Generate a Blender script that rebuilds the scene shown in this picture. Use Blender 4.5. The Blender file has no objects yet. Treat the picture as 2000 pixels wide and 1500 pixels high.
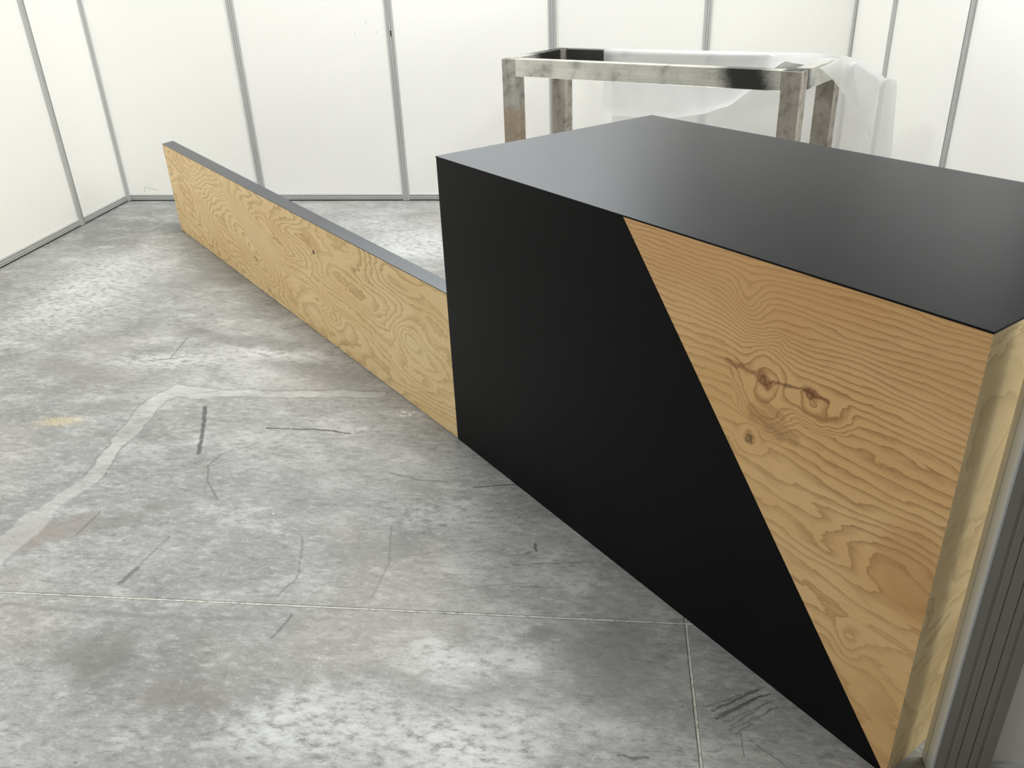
import bpy, bmesh, math, random
from mathutils import Vector, Matrix
random.seed(7)
SC = bpy.context.scene
COL = SC.collection

# ------------------------------------------------------------------ camera
cam_d = bpy.data.cameras.new('camera')
cam = bpy.data.objects.new('camera', cam_d); COL.objects.link(cam)
cam_d.sensor_width = 36.0; cam_d.sensor_fit = 'HORIZONTAL'
cam_d.lens = 1636.16 * 36.0 / 2000.0
cam_d.clip_start = 0.05; cam_d.clip_end = 200
Fw = Vector((-0.13898425, 0.87837997, -0.45730952))
Rt = Vector((0.98987105, 0.13672931, -0.03821526))
Up = Vector((-0.02896009, 0.45798878, 0.88848612))
M = Matrix.Identity(4)
for i in range(3):
    M[i][0] = Rt[i]; M[i][1] = Up[i]; M[i][2] = -Fw[i]
M[0][3], M[1][3], M[2][3] = 0.0, 0.0, 1.52437
cam.matrix_world = M
SC.camera = cam

# ------------------------------------------------------------------ world, lights, exposure
SC.view_settings.view_transform = 'Standard'
SC.view_settings.look = 'None'
SC.view_settings.gamma = 1.0
SC.view_settings.use_curve_mapping = False
SC.view_settings.exposure = 0.45
w = bpy.data.worlds.new('hall'); SC.world = w; w.use_nodes = True
w.node_tree.nodes['Background'].inputs[0].default_value = (1.0, 0.96, 0.90, 1)
w.node_tree.nodes['Background'].inputs[1].default_value = 0.10

def area(name, loc, sx, sy, power, color=(1, 1, 1), rot=(0, 0, 0)):
    d = bpy.data.lights.new(name, 'AREA'); d.shape = 'RECTANGLE'
    d.size = sx; d.size_y = sy; d.energy = power; d.color = color
    o = bpy.data.objects.new(name, d); COL.objects.link(o)
    o.location = loc; o.rotation_euler = rot
    return o
# unseen lamps; the first stands for hall luminaires over the open-topped booth
CW = (0.985, 1, 0.97)
area('unseen_light', (-0.9, 4.2, 4.6), 2.6, 0.5, 155, CW)
area('unseen_light', (-3.2, 0.4, 4.6), 0.6, 1.8, 118, CW)  # unseen lamp, placed to light the end face of the near post
area('unseen_light', (2.6, 2.3, 4.6), 1.8, 2.6, 80, CW)  # unseen lamp, added so bounced light reaches the counter's end panel
area('unseen_light', (5.0, 2.1, 3.5), 0.8, 2.0, 130, (1, 0.98, 0.93))  # unseen lamp, added to brighten the counter's end panel
# unseen lamp beyond the back wall, placed for the sheen on the countertop's left
area('unseen_light', (-2.3, 9.8, 4.5), 4.5, 1.6, 300, (0.88, 0.95, 1.0))

# ------------------------------------------------------------------ helpers
def srgb(r, g, b):
    f = lambda c: (c / 255 / 12.92) if c / 255 <= 0.04045 else ((c / 255 + 0.055) / 1.055) ** 2.4
    return (f(r), f(g), f(b), 1.0)

class NT:
    """small builder for node materials"""
    def __init__(s, name, rough=0.5, metal=0.0, spec=0.5):
        s.m = bpy.data.materials.new(name); s.m.use_nodes = True
        s.t = s.m.node_tree; s.n = s.t.nodes; s.b = s.n['Principled BSDF']
        s.b.inputs['Roughness'].default_value = rough
        s.b.inputs['Metallic'].default_value = metal
        s.b.inputs['Specular IOR Level'].default_value = spec
    def link(s, a, b): s.t.links.new(a, b)
    def put(s, sock, v):
        if isinstance(v, bpy.types.NodeSocket): s.link(v, sock)
        elif v is not None: sock.default_value = v
    def coord(s, kind='Object'):
        return s.n.new('ShaderNodeTexCoord').outputs[kind]
    def pos(s): return s.n.new('ShaderNodeNewGeometry').outputs['Position']
    def math(s, op, a, b=None, c=None, clamp=False):
        q = s.n.new('ShaderNodeMath'); q.operation = op; q.use_clamp = clamp
        s.put(q.inputs[0], a)
        if b is not None: s.put(q.inputs[1], b)
        if c is not None: s.put(q.inputs[2], c)
        return q.outputs[0]
    def vmath(s, op, a, b=None):
        q = s.n.new('ShaderNodeVectorMath'); q.operation = op
        s.put(q.inputs[0], a)
        if b is not None: s.put(q.inputs[1], b)
        return q.outputs[1] if op in ('LENGTH', 'DISTANCE', 'DOT_PRODUCT') else q.outputs[0]
    def sep(s, v):
        q = s.n.new('ShaderNodeSeparateXYZ'); s.link(v, q.inputs[0]); return q.outputs
    def comb(s, x=0.0, y=0.0, z=0.0):
        q = s.n.new('ShaderNodeCombineXYZ')
        for i, v in enumerate((x, y, z)): s.put(q.inputs[i], v)
        return q.outputs[0]
    def noise(s, v, scale, detail=4, rough=0.5, dist=0.0, col=False, lac=2.0):
        q = s.n.new('ShaderNodeTexNoise'); s.link(v, q.inputs['Vector'])
        q.inputs['Scale'].default_value = scale; q.inputs['Detail'].default_value = detail
        q.inputs['Roughness'].default_value = rough; q.inputs['Distortion'].default_value = dist
        q.inputs['Lacunarity'].default_value = lac
        return q.outputs[1 if col else 0]
    def ramp(s, f, stops, interp='LINEAR'):
        q = s.n.new('ShaderNodeValToRGB'); s.link(f, q.inputs[0]); r = q.color_ramp; r.interpolation = interp
        while len(r.elements) < len(stops): r.elements.new(0.5)
        for e, (p, c) in zip(r.elements, stops):
            e.position = p; e.color = c if not isinstance(c, (int, float)) else (c, c, c, 1)
        return q.outputs[0]
    def mix(s, f, a, b, kind='MIX'):
        q = s.n.new('ShaderNodeMix'); q.data_type = 'RGBA'; q.blend_type = kind
        s.put(q.inputs[0], f); s.put(q.inputs[6], a); s.put(q.inputs[7], b)
        return q.outputs[2]
    def smooth(s, x, a, b, ya=0.0, yb=1.0):
        q = s.n.new('ShaderNodeMapRange'); q.interpolation_type = 'SMOOTHSTEP'
        s.put(q.inputs[0], x)
        for i, v in enumerate((a, b, ya, yb)): q.inputs[i + 1].default_value = v
        return q.outputs[0]
    def map(s, v, loc=(0, 0, 0), rot=(0, 0, 0), sc=(1, 1, 1)):
        q = s.n.new('ShaderNodeMapping'); s.link(v, q.inputs[0])
        q.inputs[1].default_value = loc; q.inputs[2].default_value = rot; q.inputs[3].default_value = sc
        return q.outputs[0]
    def bump(s, h, strength=0.2, dist=0.002):
        q = s.n.new('ShaderNodeBump'); s.link(h, q.inputs['Height'])
        q.inputs['Strength'].default_value = strength; q.inputs['Distance'].default_value = dist
        s.link(q.outputs[0], s.b.inputs['Normal'])
    def color(s, c): s.put(s.b.inputs['Base Color'], c)

def seg_group():
    """distance from a point to the segment A-B, as a node group"""
    g = bpy.data.node_groups.new('segment_distance', 'ShaderNodeTree')
    for n in ('P', 'A', 'B'): g.interface.new_socket(n, in_out='INPUT', socket_type='NodeSocketVector')
    g.interface.new_socket('D', in_out='OUTPUT', socket_type='NodeSocketFloat')
    g.interface.new_socket('T', in_out='OUTPUT', socket_type='NodeSocketFloat')
    i = g.nodes.new('NodeGroupInput'); o = g.nodes.new('NodeGroupOutput')
    def vm(op, a, b=None):
        q = g.nodes.new('ShaderNodeVectorMath'); q.operation = op; g.links.new(a, q.inputs[0])
        if b is not None: g.links.new(b, q.inputs[1])
        return q
    ba = vm('SUBTRACT', i.outputs['B'], i.outputs['A']).outputs[0]
    pa = vm('SUBTRACT', i.outputs['P'], i.outputs['A']).outputs[0]
    d1 = vm('DOT_PRODUCT', pa, ba).outputs[1]; d2 = vm('DOT_PRODUCT', ba, ba).outputs[1]
    t = g.nodes.new('ShaderNodeMath'); t.operation = 'DIVIDE'; t.use_clamp = True
    g.links.new(d1, t.inputs[0]); g.links.new(d2, t.inputs[1])
    sc = g.nodes.new('ShaderNodeVectorMath'); sc.operation = 'SCALE'
    g.links.new(ba, sc.inputs[0]); g.links.new(t.outputs[0], sc.inputs['Scale'])
    d = vm('DISTANCE', pa, sc.outputs[0])
    g.links.new(d.outputs[1], o.inputs['D']); g.links.new(t.outputs[0], o.inputs['T'])
    return g
SEG = seg_group()
def segd(N, P, a, b):
    q = N.n.new('ShaderNodeGroup'); q.node_tree = SEG
    N.link(P, q.inputs['P']); q.inputs['A'].default_value = (*a, 0) if len(a) == 2 else a
    q.inputs['B'].default_value = (*b, 0) if len(b) == 2 else b
    return q.outputs['D'], q.outputs['T']
def chained(N, P):
    """order the evaluation of the masks one after the other (keeps the shader stack small)"""
    if getattr(N, 'tok', None) is None: return P
    q = N.n.new('ShaderNodeVectorMath'); q.operation = 'MULTIPLY_ADD'
    N.link(N.tok, q.inputs[0]); q.inputs[1].default_value = (1e-8, 1e-8, 1e-8); N.link(P, q.inputs[2])
    return q.outputs[0]
def stroke(N, P, pts, wid, soft=0.4):
    """mask 1 inside a polyline of half width wid"""
    P = chained(N, P)
    d = None
    for a, b in zip(pts[:-1], pts[1:]):
        e, _ = segd(N, P, a, b)
        d = e if d is None else N.math('MINIMUM', d, e)
    return N.smooth(d, wid * (1 - soft), wid * (1 + soft), 1, 0)
def blob(N, P, c, rx, ry, ang=0.0, inner=0.4):
    v = N.vmath('SUBTRACT', chained(N, P), (c[0], c[1], 0))
    v = N.map(v, rot=(0, 0, -ang))
    v = N.vmath('MULTIPLY', v, (1 / rx, 1 / ry, 0))
    return N.smooth(N.vmath('LENGTH', v), inner, 1.0, 1, 0)

def mesh_obj(name, verts, faces, mat, parent=None, loc=(0, 0, 0), rz=0.0, bevel=0.0, smooth=False):
    me = bpy.data.meshes.new(name); me.from_pydata([tuple(v) for v in verts], [], faces)
    bm = bmesh.new(); bm.from_mesh(me)
    if bevel > 0:
        bmesh.ops.bevel(bm, geom=bm.edges[:], offset=bevel, segments=2, affect='EDGES', profile=0.5)
    bmesh.ops.recalc_face_normals(bm, faces=bm.faces[:])
    bm.to_mesh(me); bm.free()
    if smooth:
        for p in me.polygons: p.use_smooth = True
    me.materials.append(mat)
    o = bpy.data.objects.new(name, me); COL.objects.link(o)
    o.location = loc; o.rotation_euler = (0, 0, rz)
    if parent: o.parent = parent
    return o
def prism(poly, z0, z1):
    n = len(poly)
    v = [(x, y, z0) for x, y in poly] + [(x, y, z1) for x, y in poly]
    f = [tuple(range(n)), tuple(range(n, 2 * n))] + [(i, (i + 1) % n, n + (i + 1) % n, n + i) for i in range(n)]
    return v, f
def box(x0, x1, y0, y1, z0, z1): return prism([(x0, y0), (x1, y0), (x1, y1), (x0, y1)], z0, z1)
def join(*vf):
    V, F = [], []
    for v, f in vf:
        k = len(V); V += list(v); F += [tuple(i + k for i in q) for q in f]
    return V, F
def xz_prism(poly, y0, y1):
    """polygon given in (x, z), extruded along y"""
    v, f = prism(poly, y0, y1)
    return [(a, c, b) for a, b, c in v], f
def empty(name, loc=(0, 0, 0), rz=0.0):
    o = bpy.data.objects.new(name, None); COL.objects.link(o)
    o.location = loc; o.rotation_euler = (0, 0, rz); o.empty_display_size = 0.1
    return o
def tag(o, label=None, cat=None, group=None, kind=None):
    if label: o['label'] = label
    if cat: o['category'] = cat
    if group: o['group'] = group
    if kind: o['kind'] = kind
    return o

# ------------------------------------------------------------------ materials
def mat_panel():
    N = NT('white_laminate_panel', 0.42, 0, 0.4)
    P = N.pos()
    n = N.noise(P, 1.3, 3, 0.5)
    c = N.mix(n, srgb(243, 242, 238), srgb(246, 245, 242))
    s = N.noise(P, 46, 2, 0.5)
    c = N.mix(N.smooth(s, 0.80, 0.84), c, srgb(190, 190, 182))
    # faint pencil scribble low on the back wall
    Q = N.sep(P); XZ = N.comb(Q[0], Q[2], 0)
    sc = stroke(N, XZ, [(-3.57, 0.065), (-3.56, 0.10), (-3.50, 0.085), (-3.46, 0.078)], 0.0014)
    c = N.mix(N.math('MULTIPLY', sc, 0.7), c, srgb(150, 145, 130))
    N.color(c)
    N.bump(N.noise(P, 220, 2, 0.5), 0.03, 0.001)
    return N.m
def mat_alu(name, col, rough=0.42, metal=0.15):
    N = NT(name, rough, metal, 0.5)
    P = N.coord(); Q = N.map(P, sc=(60, 60, 1.5))
    n = N.noise(Q, 3, 3, 0.6)
    a = srgb(*col); b = tuple(x * 0.86 for x in a[:3]) + (1,)
    N.color(N.mix(n, a, b))
    return N.m
def mat_black(name='black_matt_laminate', col=(11, 12, 12), rough=0.36, spec=0.10):
    N = NT(name, rough, 0, spec)
    P = N.coord()
    n = N.noise(P, 3, 4, 0.6)
    N.color(N.mix(n, srgb(*col), srgb(col[0] + 3, col[1] + 3, col[2] + 4)))
    N.put(N.b.inputs['Roughness'], N.smooth(n, 0.3, 0.7, rough - 0.004, rough + 0.006))
    return N.m

def wood_common(N, H, count, base, late, P, sharp=0.55, depth=1.0, warm=None):
    """growth rings = contour lines of the height field H"""
    t = N.math('FRACT', N.math('MULTIPLY', H, count))
    line = N.ramp(t, [(0.0, 0.0), (sharp, 0.04), (0.80, 0.62), (0.93, 1.0), (1.0, 0.0)])
    # the strength of a ring varies along the board
    amp = N.smooth(N.noise(P, 2.3, 2, 0.5), 0.25, 0.75, 0.45, 1.0)
    line = N.math('MULTIPLY', line, amp)
    if warm: line = N.math('MULTIPLY', line, N.smooth(N.sep(P)[2], 0.1, 0.8, 0.55, 1.0))
    fib = N.noise(N.map(P, sc=(9, 9, 160)), 3.0, 3, 0.65)
    c = N.mix(N.smooth(N.noise(N.map(P, sc=(1, 1, 2.2)), 1.8, 3, 0.55), 0.3, 0.7), base[0], base[1])
    c = N.mix(N.math('MULTIPLY', line, depth), c, late)
    c = N.mix(N.smooth(fib, 0.35, 0.75, 0.0, 0.16), c, late)
    return c, line, fib
def add_bump(N, h, P2, c, rx, ry, amp, ang=0.0):
    v = N.vmath('SUBTRACT', P2, (c[0], c[1], 0))
    v = N.map(v, rot=(0, 0, -ang))
    v = N.vmath('MULTIPLY', v, (1 / rx, 1 / ry, 0))
    d = N.vmath('DOT_PRODUCT', v, v)
    e = N.math('EXPONENT', N.math('MULTIPLY', d, -1.0))
    return N.math('ADD', h, N.math('MULTIPLY', e, amp))

def mat_wood_triangle():
    N = NT('oiled_pine_plywood', 0.42, 0, 0.4)
    P = N.coord(); s = N.sep(P); P2 = N.comb(s[0], s[2], 0)
    # slow warp of the grain
    wv = N.noise(N.map(P2, sc=(1.5, 3.2, 1)), 1.0, 3, 0.48)
    wf = N.noise(N.map(P2, sc=(5, 22, 1)), 1.0, 2, 0.5)
    z = s[2]
    # rings crowd together in the upper half of the sheet
    g = N.math('ADD', N.math('MULTIPLY', N.math('POWER', N.math('MAXIMUM', z, 0.0), 3.0), 0.50), N.math('MULTIPLY', z, 0.10))
    g = N.math('ADD', g, N.math('MULTIPLY', s[0], 0.03))
    h = N.math('ADD', g, N.math('MULTIPLY', N.math('SUBTRACT', wv, 0.5), 0.17))
    h = N.math('ADD', h, N.math('MULTIPLY', N.math('SUBTRACT', wf, 0.5), 0.030))
    ws = N.noise(N.map(P2, sc=(30, 90, 1)), 1.0, 2, 0.5)
    h = N.math('ADD', h, N.math('MULTIPLY', N.math('SUBTRACT', ws, 0.5), 0.009))
    h = add_bump(N, h, P2, (1.225, 0.90), 0.04, 0.05, 0.06)
    h = add_bump(N, h, P2, (1.26, 0.83), 0.05, 0.05, 0.02)
    h = add_bump(N, h, P2, (1.60, 0.50), 0.12, 0.10, -0.05)
    h = add_bump(N, h, P2, (1.56, 0.26), 0.03, 0.05, 0.03)
    # rings close round the knots
    nzk = N.noise(P2, 14, 3, 0.55, col=True)
    Pn = N.vmath('ADD', P2, N.vmath('MULTIPLY', N.vmath('SUBTRACT', nzk, (0.5, 0.5, 0.5)), (0.06, 0.05, 0)))
    for ctr, rx, ry, k, h0 in (((1.29, 0.738), .080, .105, .055, .300), ((1.405, 0.745), .075, .055, .045, .315), ((1.2645, 0.603), .045, .040, .03, .20)):
        v = N.vmath('MULTIPLY', N.vmath('SUBTRACT', Pn, (ctr[0], ctr[1], 0)), (1 / rx, 1 / ry, 0))
        d = N.vmath('LENGTH', v)
        mk = N.smooth(d, 0.45, 1.25, 1.0, 0.0)
        q_ = N.math('SUBTRACT', N.math('ADD', N.math('MULTIPLY', d, k), h0), h)
        h = N.math('ADD', h, N.math('MULTIPLY', q_, mk))
    c, line, fib = wood_common(N, h, 62.0, (srgb(241, 202, 144), srgb(230, 186, 124)), srgb(166, 118, 68), P, 0.45, 0.95, True)
    # redder heartwood towards the top edge and the right
    top = N.smooth(N.math('ADD', z, N.math('MULTIPLY', N.math('SUBTRACT', wv, 0.5), 0.5)), 0.62, 1.0)
    c = N.mix(N.math('MULTIPLY', top, 0.36), c, srgb(196, 138, 88))
    edge = blob(N, P2, (1.66, 0.50), 0.10, 0.13, 0.3, 0.5)
    c = N.mix(N.math('MULTIPLY', edge, 0.35), c, srgb(180, 116, 62))
    # knots and the resin streak that joins them
    nz = N.noise(P2, 60, 3, 0.6, col=True)
    Pk = N.vmath('ADD', P2, N.vmath('MULTIPLY', N.vmath('SUBTRACT', nz, (0.5, 0.5, 0.5)), (0.022, 0.022, 0)))
    for ctr, rx, ry, a, st, col in (((1.284, 0.746), 0.034, 0.024, -0.5, 0.75, (128, 76, 40)), ((1.396, 0.763), 0.030, 0.016, -0.2, 0.75, (122, 72, 38)),
                                    ((1.2645, 0.603), 0.015, 0.022, 0.3, 0.75, (100, 76, 42))):
        c = N.mix(N.math('MULTIPLY', blob(N, Pk, ctr, rx, ry, a, 0.2), st), c, srgb(*col))
        for rr, dk in ((0.012, (92, 52, 28)),):
            d = N.vmath('LENGTH', N.vmath('SUBTRACT', Pk, (ctr[0] - 0.003, ctr[1] - 0.002, 0)))
            ring = N.math('MULTIPLY', N.smooth(d, 0.005, 0.008), N.smooth(d, 0.008, 0.012, 1, 0))
            c = N.mix(N.math('MULTIPLY', ring, 0.6), c, srgb(*dk))
    st = stroke(N, Pk, [(1.185, 0.752), (1.26, 0.752)], 0.005, 0.9)
    c = N.mix(N.math('MULTIPLY', st, 0.65), c, srgb(132, 82, 44))
    st = stroke(N, Pk, [(1.30, 0.748), (1.38, 0.764), (1.435, 0.762)], 0.0035, 0.9)
    c = N.mix(N.math('MULTIPLY', st, 0.75), c, srgb(120, 72, 38))
    # smears of wood filler
    for a, b, wd in (((1.262, 0.672), (1.37, 0.650), 0.014), ((1.275, 0.700), (1.335, 0.685), 0.010), ((1.262, 0.655), (1.34, 0.640), 0.011)):
        c = N.mix(N.math('MULTIPLY', stroke(N, Pk, [a, b], wd, 0.35), 0.42), c, srgb(164, 122, 76))
    N.color(c)
    N.put(N.b.inputs['Roughness'], N.smooth(line, 0, 1, 0.46, 0.36))
    N.bump(N.math('ADD', fib, line), 0.06, 0.0008)
    return N.m
def mat_wood_low():
    N = NT('pale_pine_plywood', 0.5, 0, 0.35)
    P = N.coord(); s = N.sep(P); P2 = N.comb(s[0], s[2], 0)
    wv = N.noise(N.map(P2, loc=(3.1, 1.7, 0), sc=(0.9, 3.0, 1)), 1.0, 2, 0.45, dist=0.25)
    wf = N.noise(N.map(P2, sc=(9, 26, 1)), 1.0, 3, 0.6)
    h = N.math('ADD', N.math('MULTIPLY', s[2], 0.42), N.math('MULTIPLY', wv, 1.25))
    h = N.math('ADD', h, N.math('MULTIPLY', wf, 0.075))
    ws = N.noise(N.map(P2, sc=(22, 60, 1)), 1.0, 2, 0.5)
    h = N.math('ADD', h, N.math('MULTIPLY', ws, 0.035))
    h = add_bump(N, h, P2, (1.40, 0.27), 0.30, 0.13, -0.34, -0.35)
    h = add_bump(N, h, P2, (1.46, 0.165), 0.05, 0.04, 0.12)
    h = add_bump(N, h, P2, (0.95, 0.36), 0.28, 0.10, -0.18, -0.25)
    h = add_bump(N, h, P2, (2.40, 0.16), 0.10, 0.06, 0.18, 0.2)
    h = add_bump(N, h, P2, (3.10, 0.30), 0.10, 0.07, 0.15, 0.1)
    c, line, fib = wood_common(N, h, 19.0, (srgb(246, 218, 166), srgb(236, 203, 146)), srgb(178, 140, 86), P, 0.40, 0.9)
    nz = N.noise(P2, 40, 3, 0.6, col=True)
    Pk = N.vmath('ADD', P2, N.vmath('MULTIPLY', N.vmath('SUBTRACT', nz, (0.5, 0.5, 0.5)), (0.04, 0.03, 0)))
    c = N.mix(N.math('MULTIPLY', blob(N, Pk, (2.26, 0.455), 0.13, 0.05, -0.1, 0.6), 0.4), c, srgb(196, 140, 80))
    c = N.mix(N.math('MULTIPLY', blob(N, P2, (2.283, 0.412), 0.018, 0.013, 0.2, 0.5), 0.9), c, srgb(120, 84, 44))
    c = N.mix(N.math('MULTIPLY', blob(N, P2, (2.283, 0.412), 0.008, 0.010, 0.2, 0.5), 0.9), c, srgb(62, 42, 26))
    c = N.mix(N.math('MULTIPLY', blob(N, Pk, (1.465, 0.175), 0.05, 0.018, -0.2, 0.3), 0.6), c, srgb(136, 104, 62))
    c = N.mix(N.math('MULTIPLY', blob(N, P2, (1.93, 0.49), 0.010, 0.006, 0.0, 0.4), 0.8), c, srgb(100, 76, 48))
    N.color(c)
    N.bump(N.math('ADD', fib, line), 0.05, 0.0008)
    return N.m
def mat_wood_end():
    N = NT('yellow_pine_plywood', 0.5, 0, 0.35)
    P = N.coord(); s = N.sep(P); P2 = N.comb(s[0], s[2], 0)
    wv = N.noise(N.map(P2, loc=(0.3, 5.0, 0), sc=(3.0, 3.6, 1)), 1.0, 4, 0.5, dist=1.2)
    h = N.math('ADD', N.math('MULTIPLY', s[2], 0.35), N.math('MULTIPLY', wv, 1.5))
    h = N.math('SUBTRACT', h, N.math('MULTIPLY', s[0], 0.8))
    c, line, fib = wood_common(N, h, 6.5, (srgb(250, 228, 178), srgb(240, 214, 160)), srgb(200, 168, 112), P, 0.35, 0.8)
    N.color(c)
    N.bump(N.math('ADD', fib, line), 0.05, 0.0008)
    return N.m

def mat_floor():
    N = NT('worn_power_floated_concrete', 0.5, 0, 0.4)
    P = N.pos(); s = N.sep(P); P2 = N.comb(s[0], s[1], 0)
    big = N.noise(P2, 1.1, 5, 0.6, dist=0.5)
    mid = N.noise(N.map(P2, loc=(4, 2, 0), rot=(0, 0, 0.5), sc=(1, 1.7, 1)), 4.2, 8, 0.66, dist=0.3)
    fin = N.noise(N.map(P2, rot=(0, 0, 0.7), sc=(1, 2.0, 1)), 24, 8, 0.72)
    grit = N.noise(P2, 260, 3, 0.7)
    c = N.ramp(big, [(0.30, srgb(118, 119, 118)), (0.46, srgb(148, 149, 147)), (0.58, srgb(164, 165, 164)), (0.72, srgb(186, 187, 187))])
    c = N.mix(N.smooth(mid, 0.34, 0.52, 0.50, 0.0), c, srgb(122, 122, 120))
    c = N.mix(N.smooth(mid, 0.52, 0.68, 0.0, 0.5), c, srgb(206, 207, 206))
    c = N.mix(N.smooth(fin, 0.32, 0.50, 0.62, 0.0), c, srgb(108, 108, 106))
    c = N.mix(N.smooth(fin, 0.50, 0.66, 0.0, 0.36), c, srgb(208, 208, 207))
    stk = N.noise(N.map(P2, rot=(0, 0, -0.62), sc=(1, 5.5, 1)), 17, 6, 0.75)
    c = N.mix(N.smooth(stk, 0.34, 0.47, 0.55, 0.0), c, srgb(104, 104, 102))
    spk = N.noise(P2, 85, 5, 0.75)
    c = N.mix(N.smooth(spk, 0.33, 0.45, 0.45, 0.0), c, srgb(104, 104, 102))
    c = N.mix(N.smooth(spk, 0.56, 0.68, 0.0, 0.35), c, srgb(216, 216, 215))
    c = N.mix(N.smooth(grit, 0.3, 0.7, 0.22, 0.0), c, srgb(110, 110, 108))
    # fine scratches in two directions
    for ang, th in ((0.95, 0.655), (-0.15, 0.665), (1.75, 0.67)):
        sc = N.noise(N.map(P2, loc=(ang * 3, 1, 0), rot=(0, 0, -ang), sc=(1, 16, 1)), 9, 3, 0.55)
        c = N.mix(N.smooth(sc, th, th + 0.05, 0.0, 0.5), c, srgb(98, 98, 96))
    # warm rusty cast in places
    wm = N.noise(N.map(P2, loc=(9, 3, 0)), 1.4, 3, 0.5)
    c = N.mix(N.smooth(wm, 0.52, 0.72, 0.0, 0.22), c, srgb(172, 156, 144))
    nz = N.noise(P2, 9, 4, 0.6, col=True)
    Pw = N.vmath('ADD', P2, N.vmath('MULTIPLY', N.vmath('SUBTRACT', nz, (0.5, 0.5, 0.5)), (0.17, 0.17, 0)))
    nf = N.noise(P2, 30, 3, 0.6, col=True)
    Pf = N.vmath('ADD', P2, N.vmath('MULTIPLY', N.vmath('SUBTRACT', nf, (0.5, 0.5, 0.5)), (0.016, 0.016, 0)))
    br = N.smooth(fin, 0.36, 0.56)
    def lay(mask, k, col):
        nonlocal c
        c = N.mix(N.math('MULTIPLY', mask, k), c, srgb(*col))
        N.tok = c
    N.tok = c
    # large dark and pale patches of the slab
    for ctr, rx, ry, a, k, col in (
        ((-1.32, 1.40), .16, .11, .3, .38, (112, 114, 108)), ((-1.03, 1.29), .15, .07, -.2, .36, (132, 122, 115)),
        ((-1.25, 1.35), .10, .09, 0, .30, (112, 114, 108)), ((-0.20, 1.565), .07, .05, .2, .50, (112, 112, 110)),
        ((-0.30, 1.36), .10, .09, .2, .30, (126, 126, 124)), ((-0.02, 1.50), .19, .22, .1, .38, (108, 110, 109)),
        ((-0.72, 1.86), .18, .08, .4, .20, (130, 131, 128)), ((-2.03, 3.36), .11, .05, .3, .55, (120, 120, 118)),
        ((-1.68, 3.28), .42, .10, -.1, .34, (126, 126, 124)), ((-1.40, 3.05), .60, .13, -.5, .30, (128, 128, 126)),
        ((-2.3, 2.95), .50, .14, -.2, .28, (138, 134, 130)), ((-2.05, 2.62), .22, .06, .2, .30, (132, 130, 128)),
        ((-2.34, 4.1), .60, .25, .3, .30, (136, 137, 136)), ((-1.75, 1.85), .20, .10, .6, .40, (142, 132, 125)),
        ((-1.55, 1.95), .22, .05, .6, .28, (120, 116, 110)), ((-0.9, 2.2), .5, .16, .2, .16, (140, 141, 138))):
        lay(blob(N, Pw, ctr, rx, ry, a, 0.3), min(.6, k * 1.4), tuple(q - 8 for q in col))
    for ctr, rx, ry, a, k in (((-0.70, 1.24), .30, .13, .2, .42), ((-0.35, 1.22), .30, .16, .1, .46), ((-0.42, 1.46), .26, .08, 0, .38),
                              ((-2.0, 3.05), .42, .12, .1, .45), ((-1.55, 3.14), .40, .08, -.1, .45), ((-1.3, 4.7), .6, .5, 0, .5),
                              ((-2.9, 3.9), .5, 1.0, .1, .42), ((-0.55, 2.05), .25, .12, .2, .25), ((-1.78, 5.1), .6, .3, 0, .3)):
        lay(N.math('MULTIPLY', blob(N, Pw, ctr, rx, ry, a, 0.2), br), k, (220, 221, 222))
    # paler trowelled band that runs along the slab and turns towards the camera
    Pb = N.vmath('ADD', Pf, N.vmath('MULTIPLY', N.vmath('SUBTRACT', N.noise(P2, 4.5, 3, 0.6, col=True), (0.5, 0.5, 0.5)), (0.085, 0.085, 0)))
    bp = [(-1.84, 1.70), (-1.835, 1.92), (-1.79, 2.16), (-1.83, 2.40), (-1.865, 2.70), (-1.83, 2.79), (-1.66, 2.77), (-1.20, 2.785), (-0.98, 2.80)]
    band = N.math('MAXIMUM', stroke(N, Pb, bp, 0.028, 0.12), N.math('MAXIMUM', stroke(N, Pb, bp[3:7], 0.042, 0.12), stroke(N, Pb, bp[:2], 0.05, 0.1)))
    fade = N.smooth(mid, 0.30, 0.55, 0.35, 1.0)
    lay(N.math('MULTIPLY', band, fade), 0.34, (200, 200, 197))
    rim = N.math('MAXIMUM', stroke(N, Pb, bp[2:], 0.036, 0.10), stroke(N, Pb, bp[3:7], 0.049, 0.10))
    rim = N.math('MULTIPLY', N.math('MULTIPLY', rim, N.math('SUBTRACT', 1.0, band)), fade)
    lay(rim, 0.5, (108, 108, 106))
    lay(stroke(N, Pf, [(-1.67, 1.545), (-1.485, 1.535), (-1.18, 1.535), (-0.95, 1.555)], 0.007, 0.5), 0.5, (120, 120, 118))
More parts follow.
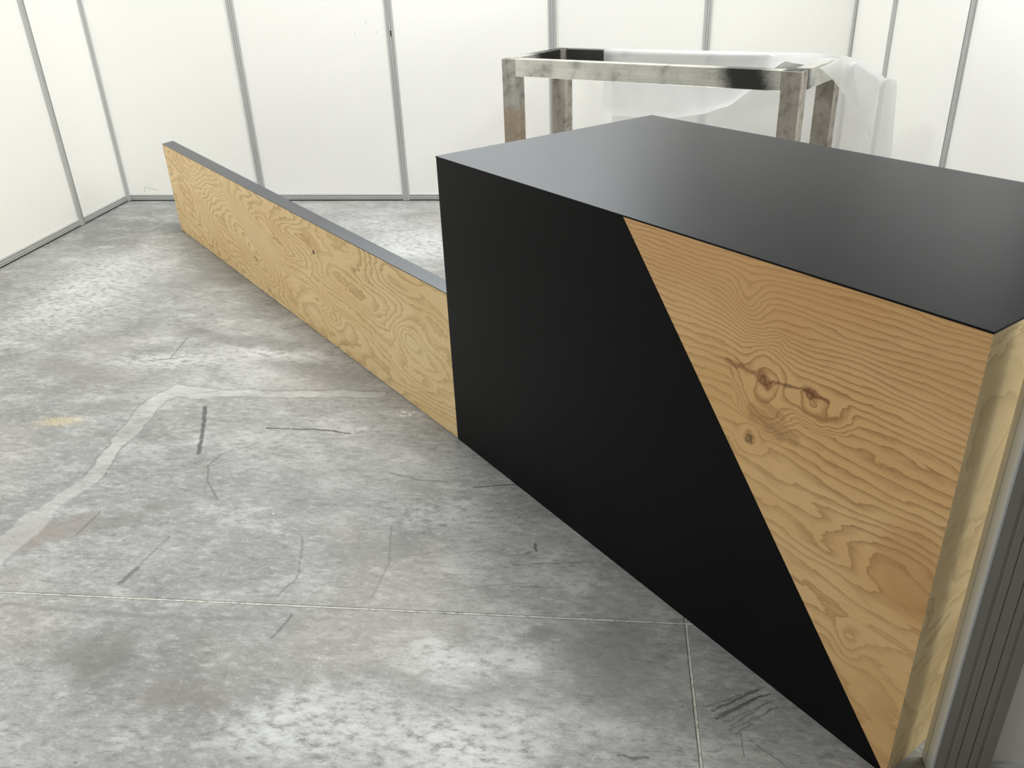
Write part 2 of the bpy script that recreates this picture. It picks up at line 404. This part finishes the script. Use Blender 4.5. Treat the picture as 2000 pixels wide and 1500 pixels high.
    # scuffs, rubber marks and scratches
    marks = [([(-1.633, 2.66), (-1.558, 2.49), (-1.496, 2.33)], .0075, .85, (78, 78, 78)),
             ([(-1.322, 2.516), (-1.148, 2.523), (-1.06, 2.515), (-0.994, 2.500)], .0045, .85, (80, 80, 80)),
             ([(-0.487, 2.199), (-0.42, 2.216), (-0.35, 2.226)], .0035, .8, (84, 84, 82)),
             ([(-0.78, 2.26), (-0.66, 2.225), (-0.58, 2.225)], .004, .45, (96, 96, 94)),
             ([(-1.411, 2.33), (-1.425, 2.26), (-1.38, 2.16), (-1.30, 2.066)], .004, .5, (104, 104, 102)),
             ([(-1.60, 2.16), (-1.50, 2.25), (-1.411, 2.33), (-1.32, 2.40)], .003, .4, (112, 112, 110)),
             ([(-1.394, 1.655), (-1.38, 1.72)], .008, .6, (96, 96, 92)), ([(-1.38, 1.74), (-1.36, 1.87)], .0035, .45, (104, 104, 102)),
             ([(-1.655, 1.85), (-1.65, 1.967)], .004, .55, (104, 102, 100)),
             ([(-2.03, 3.29), (-2.00, 3.08), (-2.06, 3.04)], .0045, .5, (104, 104, 102)),
             ([(-2.25, 3.10), (-2.10, 3.04), (-1.93, 3.10)], .006, .35, (116, 116, 114)),
             ([(-2.35, 4.62), (-2.1, 4.30), (-1.80, 4.10)], .008, .45, (100, 100, 98)), ([(-1.98, 4.32), (-1.75, 4.12)], .006, .45, (96, 96, 94)),
             ([(-1.80, 3.98), (-1.74, 3.85)], .006, .4, (100, 100, 98)),
             ([(-0.95, 1.90), (-0.90, 1.72), (-0.93, 1.64)], .0035, .4, (104, 104, 102)),
             ([(-0.70, 1.98), (-0.66, 1.80), (-0.67, 1.66)], .0035, .35, (104, 104, 102)),
             ([(-0.86, 1.58), (-0.88, 1.49)], .004, .5, (96, 96, 94)), ([(-0.31, 1.83), (-0.12, 1.86)], .0025, .45, (100, 100, 98)),
             ([(-0.30, 1.74), (-0.16, 1.75)], .002, .45, (96, 96, 94)), ([(0.0, 1.235), (0.03, 1.228), (0.06, 1.236)], .003, .6, (92, 90, 88)),
             ([(-0.50, 1.70), (-0.36, 1.74), (-0.25, 1.76)], .003, .3, (110, 110, 108)),
             ([(0.28, 1.30), (0.36, 1.23)], .0012, .6, (90, 90, 88)), ([(0.26, 1.32), (0.262, 1.26)], .0015, .5, (92, 92, 90)),
             ([(-0.26, 1.93), (-0.25, 1.90)], .004, .6, (84, 84, 82))]
    # parallel tyre streaks beside the joint
    for i in range(8):
        o = i * 0.0085
        marks.append(([(0.190 + o * .9 + (i % 3) * .006, 1.384 - o * 1.15), (0.330 + o * .4 - (i % 2) * .02, 1.455 - o * 1.1)], .0022 + .0012 * (i in (1, 3)), .34 + .22 * (i in (1, 2, 3)), (82, 78, 74)))
    brk = N.smooth(N.noise(P2, 70, 3, 0.6), 0.30, 0.46, 0.25, 1)
    for pts, wd, k, col in marks:
        lay(N.math('MULTIPLY', stroke(N, Pf, pts, wd, 0.5), brk), min(.9, k * 1.35), col)
    lay(blob(N, Pf, (-0.272, 1.887), .022, .012, .5, .3), .6, (88, 88, 86))
    lay(N.math('MULTIPLY', blob(N, Pf, (-0.83, 2.662), .05, .03, .2, .5), N.smooth(N.noise(P2, 60, 3, 0.7), 0.46, 0.56)), .8, (232, 232, 228))
    lay(N.math('MULTIPLY', blob(N, Pf, (-2.15, 2.51), .15, .06, .1, .0), N.smooth(N.noise(P2, 130, 4, 0.7), 0.42, 0.62)), .85, (226, 206, 150))
    # scattered chips and drops
    vor = N.n.new('ShaderNodeTexVoronoi'); N.link(P2, vor.inputs['Vector']); vor.inputs['Scale'].default_value = 8
    lay(N.smooth(vor.outputs['Distance'], 0.018, 0.04, 1, 0), .6, (90, 90, 88))
    vor = N.n.new('ShaderNodeTexVoronoi'); N.link(N.map(P2, loc=(3, 5, 0)), vor.inputs['Vector']); vor.inputs['Scale'].default_value = 6
    lay(N.smooth(vor.outputs['Distance'], 0.012, 0.026, 1, 0), .8, (238, 238, 234))
    N.color(c)
    N.put(N.b.inputs['Roughness'], N.smooth(mid, 0.3, 0.7, 0.56, 0.40))
    N.bump(N.math('ADD', N.math('MULTIPLY', fin, 0.8), N.math('MULTIPLY', grit, 0.35)), 0.22, 0.003)
    return N.m
def mat_filler():
    N = NT('pale_joint_filler', 0.7, 0, 0.3)
    P = N.pos(); n = N.noise(P, 60, 4, 0.7)
    N.color(N.ramp(n, [(0.3, srgb(120, 120, 112)), (0.45, srgb(176, 177, 168)), (0.7, srgb(208, 209, 202))]))
    N.bump(n, 0.4, 0.002)
    return N.m
def mat_metal(name, base, rough, horiz, tan=False, spray=None):
    N = NT(name, rough, 0.5, 0.5)
    P = N.coord()
    st = N.noise(N.map(P, sc=(1.5, 40, 40) if horiz else (40, 40, 1.5)), 2.0, 3, 0.6)
    pt = N.noise(P, 16 if not horiz else 9, 5, 0.62)
    a = srgb(*base); dk = srgb(int(base[0] * .80), int(base[1] * .80), int(base[2] * .79)); lt = srgb(min(255, base[0] + 16), min(255, base[1] + 16), min(255, base[2] + 14))
    c = N.ramp(pt, [(0.34, dk), (0.46, a), (0.6, lt)])
    c = N.mix(N.smooth(st, 0.35, 0.7, 0.0, 0.3), c, dk)
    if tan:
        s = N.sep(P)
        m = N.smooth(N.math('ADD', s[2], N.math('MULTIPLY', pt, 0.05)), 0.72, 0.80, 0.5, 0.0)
        c = N.mix(m, c, srgb(176, 146, 108))  # tan reflection of the wood counter, painted into the leg's colour
    if spray:
        # overspray of black paint: x centre, half length, softness in the rail's own frame
        s = N.sep(P); g = N.noise(P, 300, 2, 0.7); g2 = N.noise(P, 14, 4, 0.6)
        for x0, hw, soft in spray:
            d = N.math('ABSOLUTE', N.math('SUBTRACT', N.math('ADD', s[0], N.math('MULTIPLY', s[2], 0.35)), x0 + 0.33))
            d = N.math('ADD', d, N.math('MULTIPLY', N.math('SUBTRACT', g, 0.5), 0.10))
            d = N.math('ADD', d, N.math('MULTIPLY', N.math('SUBTRACT', g2, 0.5), 0.05))
            m = N.smooth(d, hw - soft, hw + soft, 0.97, 0)
            c = N.mix(m, c, srgb(18, 18, 20))
            met = N.math('MULTIPLY', N.math('SUBTRACT', 1.0, m), 0.5)
            N.put(N.b.inputs['Metallic'], met)
    N.color(c)
    N.put(N.b.inputs['Roughness'], N.smooth(pt, 0.3, 0.7, rough + 0.1, rough - 0.06))
    return N.m
def mat_film():
    m = bpy.data.materials.new('milky_polythene_film'); m.use_nodes = True
    t = m.node_tree; n = t.nodes; n.clear()
    out = n.new('ShaderNodeOutputMaterial')
    tr = n.new('ShaderNodeBsdfTransparent'); tr.inputs[0].default_value = (0.97, 0.97, 0.97, 1)
    df = n.new('ShaderNodeBsdfDiffuse'); df.inputs[0].default_value = (0.90, 0.90, 0.91, 1)
    tl = n.new('ShaderNodeBsdfTranslucent'); tl.inputs[0].default_value = (0.92, 0.92, 0.92, 1)
    gl = n.new('ShaderNodeBsdfGlossy'); gl.inputs['Roughness'].default_value = 0.32
    a = n.new('ShaderNodeMixShader'); a.inputs[0].default_value = 0.5
    t.links.new(df.outputs[0], a.inputs[1]); t.links.new(tl.outputs[0], a.inputs[2])
    b = n.new('ShaderNodeMixShader'); b.inputs[0].default_value = 0.07
    t.links.new(a.outputs[0], b.inputs[1]); t.links.new(gl.outputs[0], b.inputs[2])
    tc = n.new('ShaderNodeTexCoord'); nz = n.new('ShaderNodeTexNoise'); nz.inputs['Scale'].default_value = 3.0
    t.links.new(tc.outputs['Object'], nz.inputs['Vector'])
    mr = n.new('ShaderNodeMapRange'); t.links.new(nz.outputs[0], mr.inputs[0])
    mr.inputs[1].default_value = 0.3; mr.inputs[2].default_value = 0.7; mr.inputs[3].default_value = 0.68; mr.inputs[4].default_value = 0.84
    c = n.new('ShaderNodeMixShader'); t.links.new(mr.outputs[0], c.inputs[0])
    t.links.new(tr.outputs[0], c.inputs[1]); t.links.new(b.outputs[0], c.inputs[2])
    bp = n.new('ShaderNodeBump'); bp.inputs['Strength'].default_value = 0.25; bp.inputs['Distance'].default_value = 0.01
    nz2 = n.new('ShaderNodeTexNoise'); nz2.inputs['Scale'].default_value = 9.0; nz2.inputs['Detail'].default_value = 4
    t.links.new(tc.outputs['Object'], nz2.inputs['Vector']); t.links.new(nz2.outputs[0], bp.inputs['Height'])
    for q in (df, tl, gl): t.links.new(bp.outputs[0], q.inputs['Normal'])
    t.links.new(c.outputs[0], out.inputs[0])
    return m

PANEL = mat_panel()
ALU = mat_alu('grey_anodised_aluminium', (190, 191, 190))
ALU_LIGHT = mat_alu('bright_anodised_aluminium', (188, 192, 194), 0.35)
DARKGAP = NT('dark_gap', 0.8).m; DARKGAP.node_tree.nodes['Principled BSDF'].inputs['Base Color'].default_value = (0.02, 0.02, 0.018, 1)
BLACK = mat_black()
FLOOR = mat_floor(); FILL = mat_filler()

# ------------------------------------------------------------------ floor: four slabs, filled saw-cut joints
floor = empty('floor', (0.159, 1.6437, 0.0), 0.0305); tag(floor, kind='structure')
j = 0.0040
def slab(x0, x1, y0, y1):
    return mesh_obj('concrete_slab', *box(x0, x1, y0, y1, -0.15, 0.0), FLOOR, floor, bevel=0.0018)
slab(-7, -j, j, 8); slab(j, 6, j, 8); slab(-7, -j, -5, -j); slab(j, 6, -5, -j)
mesh_obj('joint_filler', *box(-7, 6, -j * .72, j * .72, -0.10, -0.0006), FILL, floor)
mesh_obj('joint_filler', *box(-j * .72, j * .72, -5, -j, -0.10, -0.0007), FILL, floor)
mesh_obj('joint_filler', *box(-j * .72, j * .72, j, 8, -0.10, -0.0007), FILL, floor)

# ------------------------------------------------------------------ booth walls
WH = 2.2
def post_profile(w, d, slot=None):
    """front at -d; grooves run up the face. Local x across, y depth"""
    h = w / 2; g = 0.0022
    p = [(-h, 0.012), (-h, -d + .003), (-h + .003, -d)]
    for gx in (-w * .17, w * .17):
        p += [(gx - g, -d), (gx - g * .6, -d + .004), (gx + g * .6, -d + .004), (gx + g, -d)]
    if slot == 'right':
        p += [(h - .011, -d), (h - .011, -d + .022), (h - .006, -d + .022), (h - .006, -d)]
    if slot == 'left':
        p = [(-h, 0.012), (-h, -d), (-h + .006, -d), (-h + .006, -d + .022), (-h + .011, -d + .022), (-h + .011, -d)] + p[3:]
    p += [(h - .003, -d), (h, -d + .003), (h, 0.012)]
    return p
def post(parent, x, w=0.047, d=0.014, slot=None, rz=0.0, y=0.0, z0=0.004):
    return mesh_obj('post', *prism(post_profile(w, d, slot), z0, WH), ALU, parent, (x, y, 0), rz)
def rail(parent, x0, x1, z0, z1, name='bottom_rail'):
    """horizontal beam with two grooves, profile in y-z"""
    h = z1 - z0; g = .002; d = .010
    p = [(0.01, z0), (-d + .004, z0), (-d, z0 + .004)]
    for gz in (z0 + h * .30, z0 + h * .68):
        p += [(-d, gz - g), (-d + .005, gz - g * .5), (-d + .005, gz + g * .5), (-d, gz + g)]
    p += [(-d, z1 - .004), (-d + .004, z1), (0.01, z1)]
    n = len(p)
    v = [(x0, a, b) for a, b in p] + [(x1, a, b) for a, b in p]
    f = [tuple(range(n)), tuple(range(n, 2 * n))] + [(i, (i + 1) % n, n + (i + 1) % n, n + i) for i in range(n)]
    return mesh_obj(name, v, f, ALU, parent)
def wall(name, origin, ang, xs, slots=None, last=True, ends=True):
    """a run of panels from post to post; local +x along the run, the booth is on local -y"""
    r = empty(name, (origin[0], origin[1], 0), ang); tag(r, kind='structure')
    slots = slots or {}
    for i, (a, b) in enumerate(zip(xs[:-1], xs[1:])):
        mesh_obj('panel', *box(a + .012, b - .012, 0.0, 0.012, .03, WH - .03), PANEL, r)
        rail(r, a + .018, b - .018, .007, .0495)
        rail(r, a + .018, b - .018, WH - .05, WH - .005, 'top_rail')
        mesh_obj('floor_gap_strip', *box(a + .02, b - .02, .001, .009, .0005, .03), DARKGAP, r)
    for i, x in enumerate(xs):
        if i == 0 and not ends: continue
        post(r, x, slot=slots.get(i))
    return r
D = 5.6861; X0 = -3.7144
X3 = -0.5463
wb = wall('wall_back', (X0, D), 0.0, [0.0, 1.0603, 2.120, X3 - X0], last=False)
# slot for a bracket in the third post, and three screw holes beside it
mesh_obj('bracket_slot', *box(-.0035, .0035, -.0146, -.012, 1.075, 1.110), DARKGAP, wb, (2.120 + .004, 0, 0))
for hx, hz in ((1.88, 1.096), (1.96, 1.161), (2.03, 1.102)):
    n = 10
    mesh_obj('screw_hole', *xz_prism([(.0024 * math.cos(2 * math.pi * k / n), .0024 * math.sin(2 * math.pi * k / n)) for k in range(n)], -.0006, .001), DARKGAP, wb, (hx, 0, hz))
# the wall turns away behind the metal frame
AB = math.radians(19.5)
wr = wall('wall_back_right', (X3, D), AB, [0.0, 1.035, 2.10], slots={2: 'right'}, ends=False)
P5 = Vector((X3 + 2.10 * math.cos(AB), D + 2.10 * math.sin(AB)))
AC = math.atan2(-math.cos(0.09), math.sin(0.09))
wall('wall_right', (P5.x, P5.y), AC, [0.0, 0.70, 1.724, 2.75], slots={2: 'left'}, ends=False)
# left wall, towards the camera; its booth side faces +x
la = math.atan2(math.cos(0.0362), -math.sin(0.0362))   # direction from near end to the corner
LL = 0.6233 + 2 * 1.06 + 1.06
o = Vector((X0, D)) - Vector((math.cos(la), math.sin(la))) * LL
lw = wall('wall_left', (o.x, o.y), la, [0.0, 1.06, 2.12, 3.18, LL], slots={3: 'right'}, ends=True)

# wall end at the right, close to the camera: a wide post seen from its shaded side
wf = empty('wall_front', (0.625, 1.2475, 0), 0.0); tag(wf, kind='structure')
mpf = [(.0045, -.0025)]
for a, b, dpt in ((.022, .030, .0025), (.042, .0445, .003), (.064, .0665, .003), (.079, .087, .0025)):
    mpf += [(a, -.0025), (a + .001, -.0025 + dpt), (b - .001, -.0025 + dpt), (b, -.0025)]
mpf += [(.105, -.0025), (.108, 0.0), (.108, .046), (.105, .049), (.0045, .049), (.0045, 0.0)]
mesh_obj('wide_post', *prism(mpf, .003, WH), mat_alu('post_aluminium_shaded', (160, 156, 148), 0.42, 0.1), wf)  # post body coloured darker and browner to look shaded
mesh_obj('post_end_lit', *prism([(.0, .0), (.0006, -.0028), (.0043, -.0028), (.0043, .0493), (.0006, .0493), (0, .0485), (0, .0300), (.0028, .0296), (.0028, .0280), (0, .0276)], .003, WH), mat_alu('post_aluminium_lit', (226, 231, 234), 0.3, 0.15), wf)  # end face of the same post, coloured lighter to look lit
mesh_obj('panel', *box(.102, 1.6, .012, .030, .03, WH - .03), PANEL, wf)
q = rail(wf, .108, 1.6, .007, .0495); q.location = (0, .012, 0)
q = rail(wf, .108, 1.6, WH - .05, WH - .005, 'top_rail'); q.location = (0, .012, 0)
mesh_obj('post', *prism(post_profile(.047, .014), .004, WH), ALU, wf, (1.6, .012, 0))

def mitre_panel(name, poly, x_left, x_right, mat, parent, loc=(0, 0, 0), rz=0.0, th=0.012, y0=0.0):
    """panel in x-z; the back is th further in and set back by th where an end meets x_left / x_right"""
    n = len(poly); back = []
    for x, z in poly:
        if x_left is not None and abs(x - x_left) < 1e-4: x += th
        if x_right is not None and abs(x - x_right) < 1e-4: x -= th
        back.append((x, th, z))
    v = [(x, y0, z) for x, z in poly] + back
    f = [tuple(range(n)), tuple(range(n, 2 * n))] + [(i, (i + 1) % n, n + (i + 1) % n, n + i) for i in range(n)]
    return mesh_obj(name, v, f, mat, parent, loc, rz)
# ------------------------------------------------------------------ counter
H = 0.9907
A = Vector((-0.5964, 2.4941)); B = Vector((0.5400, 1.2406)); R = Vector((0.0504, 3.1360)); Lr = Vector((1.1750, 1.8499))
cb = empty('counter', (A.x, A.y, 0), math.atan2(B.y - A.y, B.x - A.x))
tag(cb, 'big black box counter with a pine triangle let into its long front', 'counter')
rot = Matrix.Rotation(-cb.rotation_euler.z, 2)
loc = lambda p: rot @ (p - A)
a, b, r_, l_ = (loc(p) for p in (A, B, R, Lr))
LEN = b.x
def inset(poly, d):
    out = []
    n = len(poly)
    for i in range(n):
        p0, p1, p2 = Vector(poly[i - 1]), Vector(poly[i]), Vector(poly[(i + 1) % n])
        d1 = (p1 - p0).normalized(); d2 = (p2 - p1).normalized()
        n1 = Vector((-d1.y, d1.x)); n2 = Vector((-d2.y, d2.x))
        k = 1 + n1.dot(n2)
        out.append(p1 + (n1 + n2) * (d / k))
    return out
foot = [(a.x, a.y), (b.x, b.y), (l_.x, l_.y), (r_.x, r_.y)]
TH = 0.012
ins = inset(foot, TH)
mesh_obj('carcass', *prism([(p.x, p.y) for p in inset(foot, TH + .0005)], 0.002, H - .0035), DARKGAP, cb)
mesh_obj('countertop', *prism([(p.x, p.y) for p in inset(foot, -0.0008)], H - .0006, H), mat_black('black_matt_countertop', (15, 17, 18), 0.36, 0.26), cb)
mesh_obj('edge_band', *prism([(p.x, p.y) for p in inset(foot, -0.0014)], H - .0034, H - .0006), BLACK, cb)
zt = H - .0034
TX = 0.8487           # where the slanted seam meets the top edge
sm = .0006
mitre_panel('front_panel', [(0, 0.001), (LEN - .004, 0.001), (TX - sm, zt), (0, zt)], 0, None, BLACK, cb)
mitre_panel('wood_panel', [(TX + sm, zt), (LEN - .003 + sm, .001), (LEN, .001), (LEN, zt)], None, LEN, mat_wood_triangle(), cb)
cb.children[-1]['label'] = 'triangle of oiled knotty pine plywood'
# end panel
ev = Vector((l_.x - b.x, l_.y - b.y)); ea = math.atan2(ev.y, ev.x)
e = mitre_panel('end_panel', [(0, .001), (ev.length, .001), (ev.length, zt), (0, zt)], 0, ev.length, mat_wood_end(), cb, (b.x, b.y, 0), ea)
e['label'] = 'yellowish pine plywood end panel'
# end panel lies on the outside line with its thickness inwards
sv = Vector((r_.x - a.x, r_.y - a.y))
mitre_panel('side_panel', [(0, .001), (sv.length, .001), (sv.length, zt), (0, zt)], 0, sv.length, BLACK, cb, (r_.x, r_.y, 0), math.atan2(-sv.y, -sv.x))
bv = Vector((l_.x - r_.x, l_.y - r_.y))
mitre_panel('back_panel', [(0, .001), (bv.length, .001), (bv.length, zt), (0, zt)], 0, bv.length, BLACK, cb, (l_.x, l_.y, 0), math.atan2(-bv.y, -bv.x))

# ------------------------------------------------------------------ low partition running off the counter
HL = 0.5507
E_ = Vector((-2.9267, 4.9717)); F_ = Vector((-2.9035, 5.0634)); G_ = Vector((-0.6039, 2.5938))
sd = (R - A).normalized()
A2 = A - (A - E_).normalized() * .0015
fd = (F_ - G_).normalized()
# rear face meets the left side of the counter
m = Matrix(((fd.x, -sd.x), (fd.y, -sd.y))); t = m.inverted() @ (A - G_)
G2 = G_ + fd * (t[0] + .0015)
lp = empty('low_partition', (E_.x, E_.y, 0), math.atan2(A.y - E_.y, A.x - E_.x))
tag(lp, 'long low pine-faced partition with a dark grey top edge, joined to the counter', 'partition')
rot2 = Matrix.Rotation(-lp.rotation_euler.z, 2)
l2 = lambda p: rot2 @ (p - E_)
e0, f0, g0, a0 = l2(E_), l2(F_), l2(G2), l2(A2)
poly = [tuple(e0), tuple(a0), tuple(g0), tuple(f0)]
core = [(p.x, p.y) for p in inset(poly, .004)]
core[0] = (core[0][0], .0125); core[1] = (core[1][0], .0125)
mesh_obj('core', *prism(core, .006, HL - .003), BLACK, lp)
mesh_obj('top_cap', *prism([tuple(p) for p in inset(poly, -.0004)], HL - .0028, HL), mat_black('charcoal_laminate_top', (62, 65, 69), 0.38, 0.5), lp, bevel=.0004)
mesh_obj('wood_panel', *xz_prism([(e0.x, .004), (a0.x, .004), (a0.x, HL - .003), (e0.x, HL - .003)], 0.0, .012), mat_wood_low(), lp)
lp.children[-1]['label'] = 'pale pine plywood face with swirling grain'
fe = Vector((f0.x - e0.x, f0.y - e0.y))
mesh_obj('end_cap', *box(.0125, fe.length, -.003, .0005, .005, HL - .003), BLACK, lp, (e0.x, e0.y, 0), math.atan2(fe.y, fe.x))
mesh_obj('plinth', *prism([(p.x, p.y) for p in inset(poly, .008)], 0.0, .0055), DARKGAP, lp)

# ------------------------------------------------------------------ metal frame (bare table frame) behind the counter
FA = math.atan2(4.1378 - 4.9568, 0.7291 + 0.765)
tf = empty('metal_frame', (-0.765, 4.9568, 0), FA)
tag(tf, 'bare metal table frame with black paint overspray, standing behind the black counter', 'table frame')
FL, FWD, LW, LD, RH = 1.704, 0.585, 0.092, 0.085, 0.090
LEGF = mat_metal('stained_steel_leg', (176, 168, 158), 0.38, False, tan=False)
LEGT = mat_metal('steel_leg_painted_reflection', (180, 177, 170), 0.38, False, tan=True)
def tube(x0, x1, y0, y1, z0, z1, mat, name, bev=.0018, wall=None):
    return mesh_obj(name, *box(x0, x1, y0, y1, z0, z1), mat, tf, bevel=bev)
def leg(x0, y0, mat):
    """square hollow leg with open top and a foot plate"""
    g = mesh_obj('leg', *box(0, LW, 0, LD, .004, .998), mat, tf, (x0, y0, 0), bevel=.0018)
    mesh_obj('foot_cap', *box(-.001, LW + .001, -.001, LD + .001, 0, .006), DARKGAP, g)
    return g
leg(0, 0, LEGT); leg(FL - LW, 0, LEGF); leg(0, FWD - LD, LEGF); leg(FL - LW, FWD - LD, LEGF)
c1 = (LW + FL - LW) / 2; hl = (FL - 2 * LW) / 2 - .0012
def lrail(name, cx, cy, ang, half, dep, mat, z1=1.0):
    return mesh_obj(name, *box(-half, half, -dep / 2, dep / 2, z1 - RH, z1), mat, tf, (cx, cy, 0), ang, bevel=.0018)
lrail('front_rail', c1, .032, 0, hl, .064, mat_metal('brushed_rail_front', (214, 212, 204), 0.34, True, spray=[(hl - .165, .125, .06)]))
lrail('rear_rail', c1, FWD - .032, 0, hl, .064, mat_metal('brushed_rail_rear', (206, 206, 202), 0.34, True, spray=[(-hl + .05, .27, .05)]))
hs = (FWD - 2 * LD) / 2 - .0012
lrail('side_rail', .032, FWD / 2, math.pi / 2, hs, .064, mat_metal('brushed_rail_left', (196, 196, 192), 0.36, True, spray=[(hs, .24, .06)]))
lrail('side_rail', FL - .034, FWD / 2, math.pi / 2, hs, .068, mat_metal('brushed_rail_right', (206, 205, 198), 0.36, True, spray=[(-hs, .04, .03)]))
# black overspray caps on leg tops
BLK = mat_metal('oversprayed_top', (60, 60, 62), 0.45, False)
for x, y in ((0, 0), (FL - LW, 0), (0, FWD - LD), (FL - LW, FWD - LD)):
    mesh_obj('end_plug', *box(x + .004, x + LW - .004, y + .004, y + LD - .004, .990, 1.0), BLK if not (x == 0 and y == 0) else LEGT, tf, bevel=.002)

# ------------------------------------------------------------------ polythene film over the frame
def lerp_table(tb, s):
    if s <= tb[0][0]: return tb[0][1:]
    for p, q in zip(tb[:-1], tb[1:]):
        if s <= q[0]:
            k = (s - p[0]) / (q[0] - p[0]); k = k * k * (3 - 2 * k) * .5 + k * .5
            return tuple(u + (v - u) * k for u, v in zip(p[1:], q[1:]))
    return tb[-1][1:]
# station s along the frame: front edge (y, z)
XS0, XS1 = FL - 1.346, FL + .215
yr = FWD
fe_tb = [(XS0, yr - .10, .644), (.80, yr - .105, .652), (1.00, yr - .11, .69), (1.15, yr - .11, .74), (1.30, yr - .12, .84), (1.42, yr - .20, .955), (1.52, yr - .33, 1.010),
         (1.60, yr - .385, 1.008), (FL + .01, yr - .37, .990), (FL + .045, yr - .28, .93), (FL + .08, yr - .18, .85), (FL + .12, yr - .08, .76), (FL + .215, yr - .02, .62)]
ridge_tb = [(XS0, 1.004), (1.55, 1.012), (FL, 1.006), (FL + .08, .985), (FL + .18, .935), (FL + .215, .905)]
back_tb = [(XS0, .30), (.8, .10), (1.5, .03), (FL + .215, .02)]
NU, V1, V2, V3 = 110, 16, 5, 30
verts, faces = [], []
rnd = random.Random(3)
ph = [rnd.uniform(0, 6.28) for _ in range(6)]
for i in range(NU + 1):
    s = XS0 + (XS1 - XS0) * i / NU
    fy, fz = lerp_table(fe_tb, s); rz_, = lerp_table(ridge_tb, s); zb, = lerp_table(back_tb, s)
    out = max(0.0, s - FL)
    rf = yr - .068 if out == 0 else yr - .068 * max(0.1, 1 - out / .18)
    col = []
    for k in range(V1 + 1):                                # front flap, edge up to the rail
        u = k / V1
        y = fy + (rf - fy) * u ** (1.0 if fz > .9 else .35) ; z = fz + (rz_ - fz) * u
        if fz < .9: y = min(y, yr - .072 + 0 * u) - .004 * math.sin(9 * s + ph[0]) * (1 - u)
        else: z -= .006 * math.sin(math.pi * u)
        col.append((s, y, z))
    for k in range(1, V2 + 1):                             # over the rail
        u = k / V2; col.append((s, rf + (yr + .004 - rf) * u, rz_ + .002 * math.sin(math.pi * u)))
    for k in range(1, V3 + 1):                             # back flap down to the floor
        u = k / V3; z = rz_ + (zb - rz_) * u
        amp = .012 * min(1, u * 2.2)
        y = yr + .006 + .010 * u + amp * (1 + math.sin(11 * s + ph[1] + 1.3 * u) * .6 + math.sin(23 * s + ph[2] - 2 * u) * .4)
        if s > FL: y += .05 * (s - FL) / .21 * math.sin(u * 2.5)
        x = s + (0.03 * u * (s - 1.0) if s > 1.0 else 0)
        col.append((x, y, z))
    verts += col
nv = V1 + V2 + V3 + 1
for i in range(NU):
    for k in range(nv - 1):
        p = i * nv + k; faces.append((p, p + nv, p + nv + 1, p + 1))
# right hand edge turned back into a soft fold
base = len(verts)
for jf in range(1, 7):
    for k in range(nv):
        x, y, z = verts[NU * nv + k]
        an = jf / 6 * 2.4
        verts.append((x + .045 * math.sin(an) * min(1, max(0, (k - V1) / 8 + .2)), y + (.05 * (1 - math.cos(an))) * min(1, max(0, (k - V1) / 8 + .2)), z - .002 * jf))
    for k in range(nv - 1):
        p = (NU * nv + k) if jf == 1 else base + (jf - 2) * nv + k
        q_ = base + (jf - 1) * nv + k
        faces.append((p, q_, q_ + 1, p + 1))
film = mesh_obj('plastic_film', verts, faces, mat_film(), None, (-0.765, 4.9568, 0), FA, smooth=True)
tag(film, 'milky translucent plastic film draped over the metal frame and hanging past its right end', 'plastic sheet')
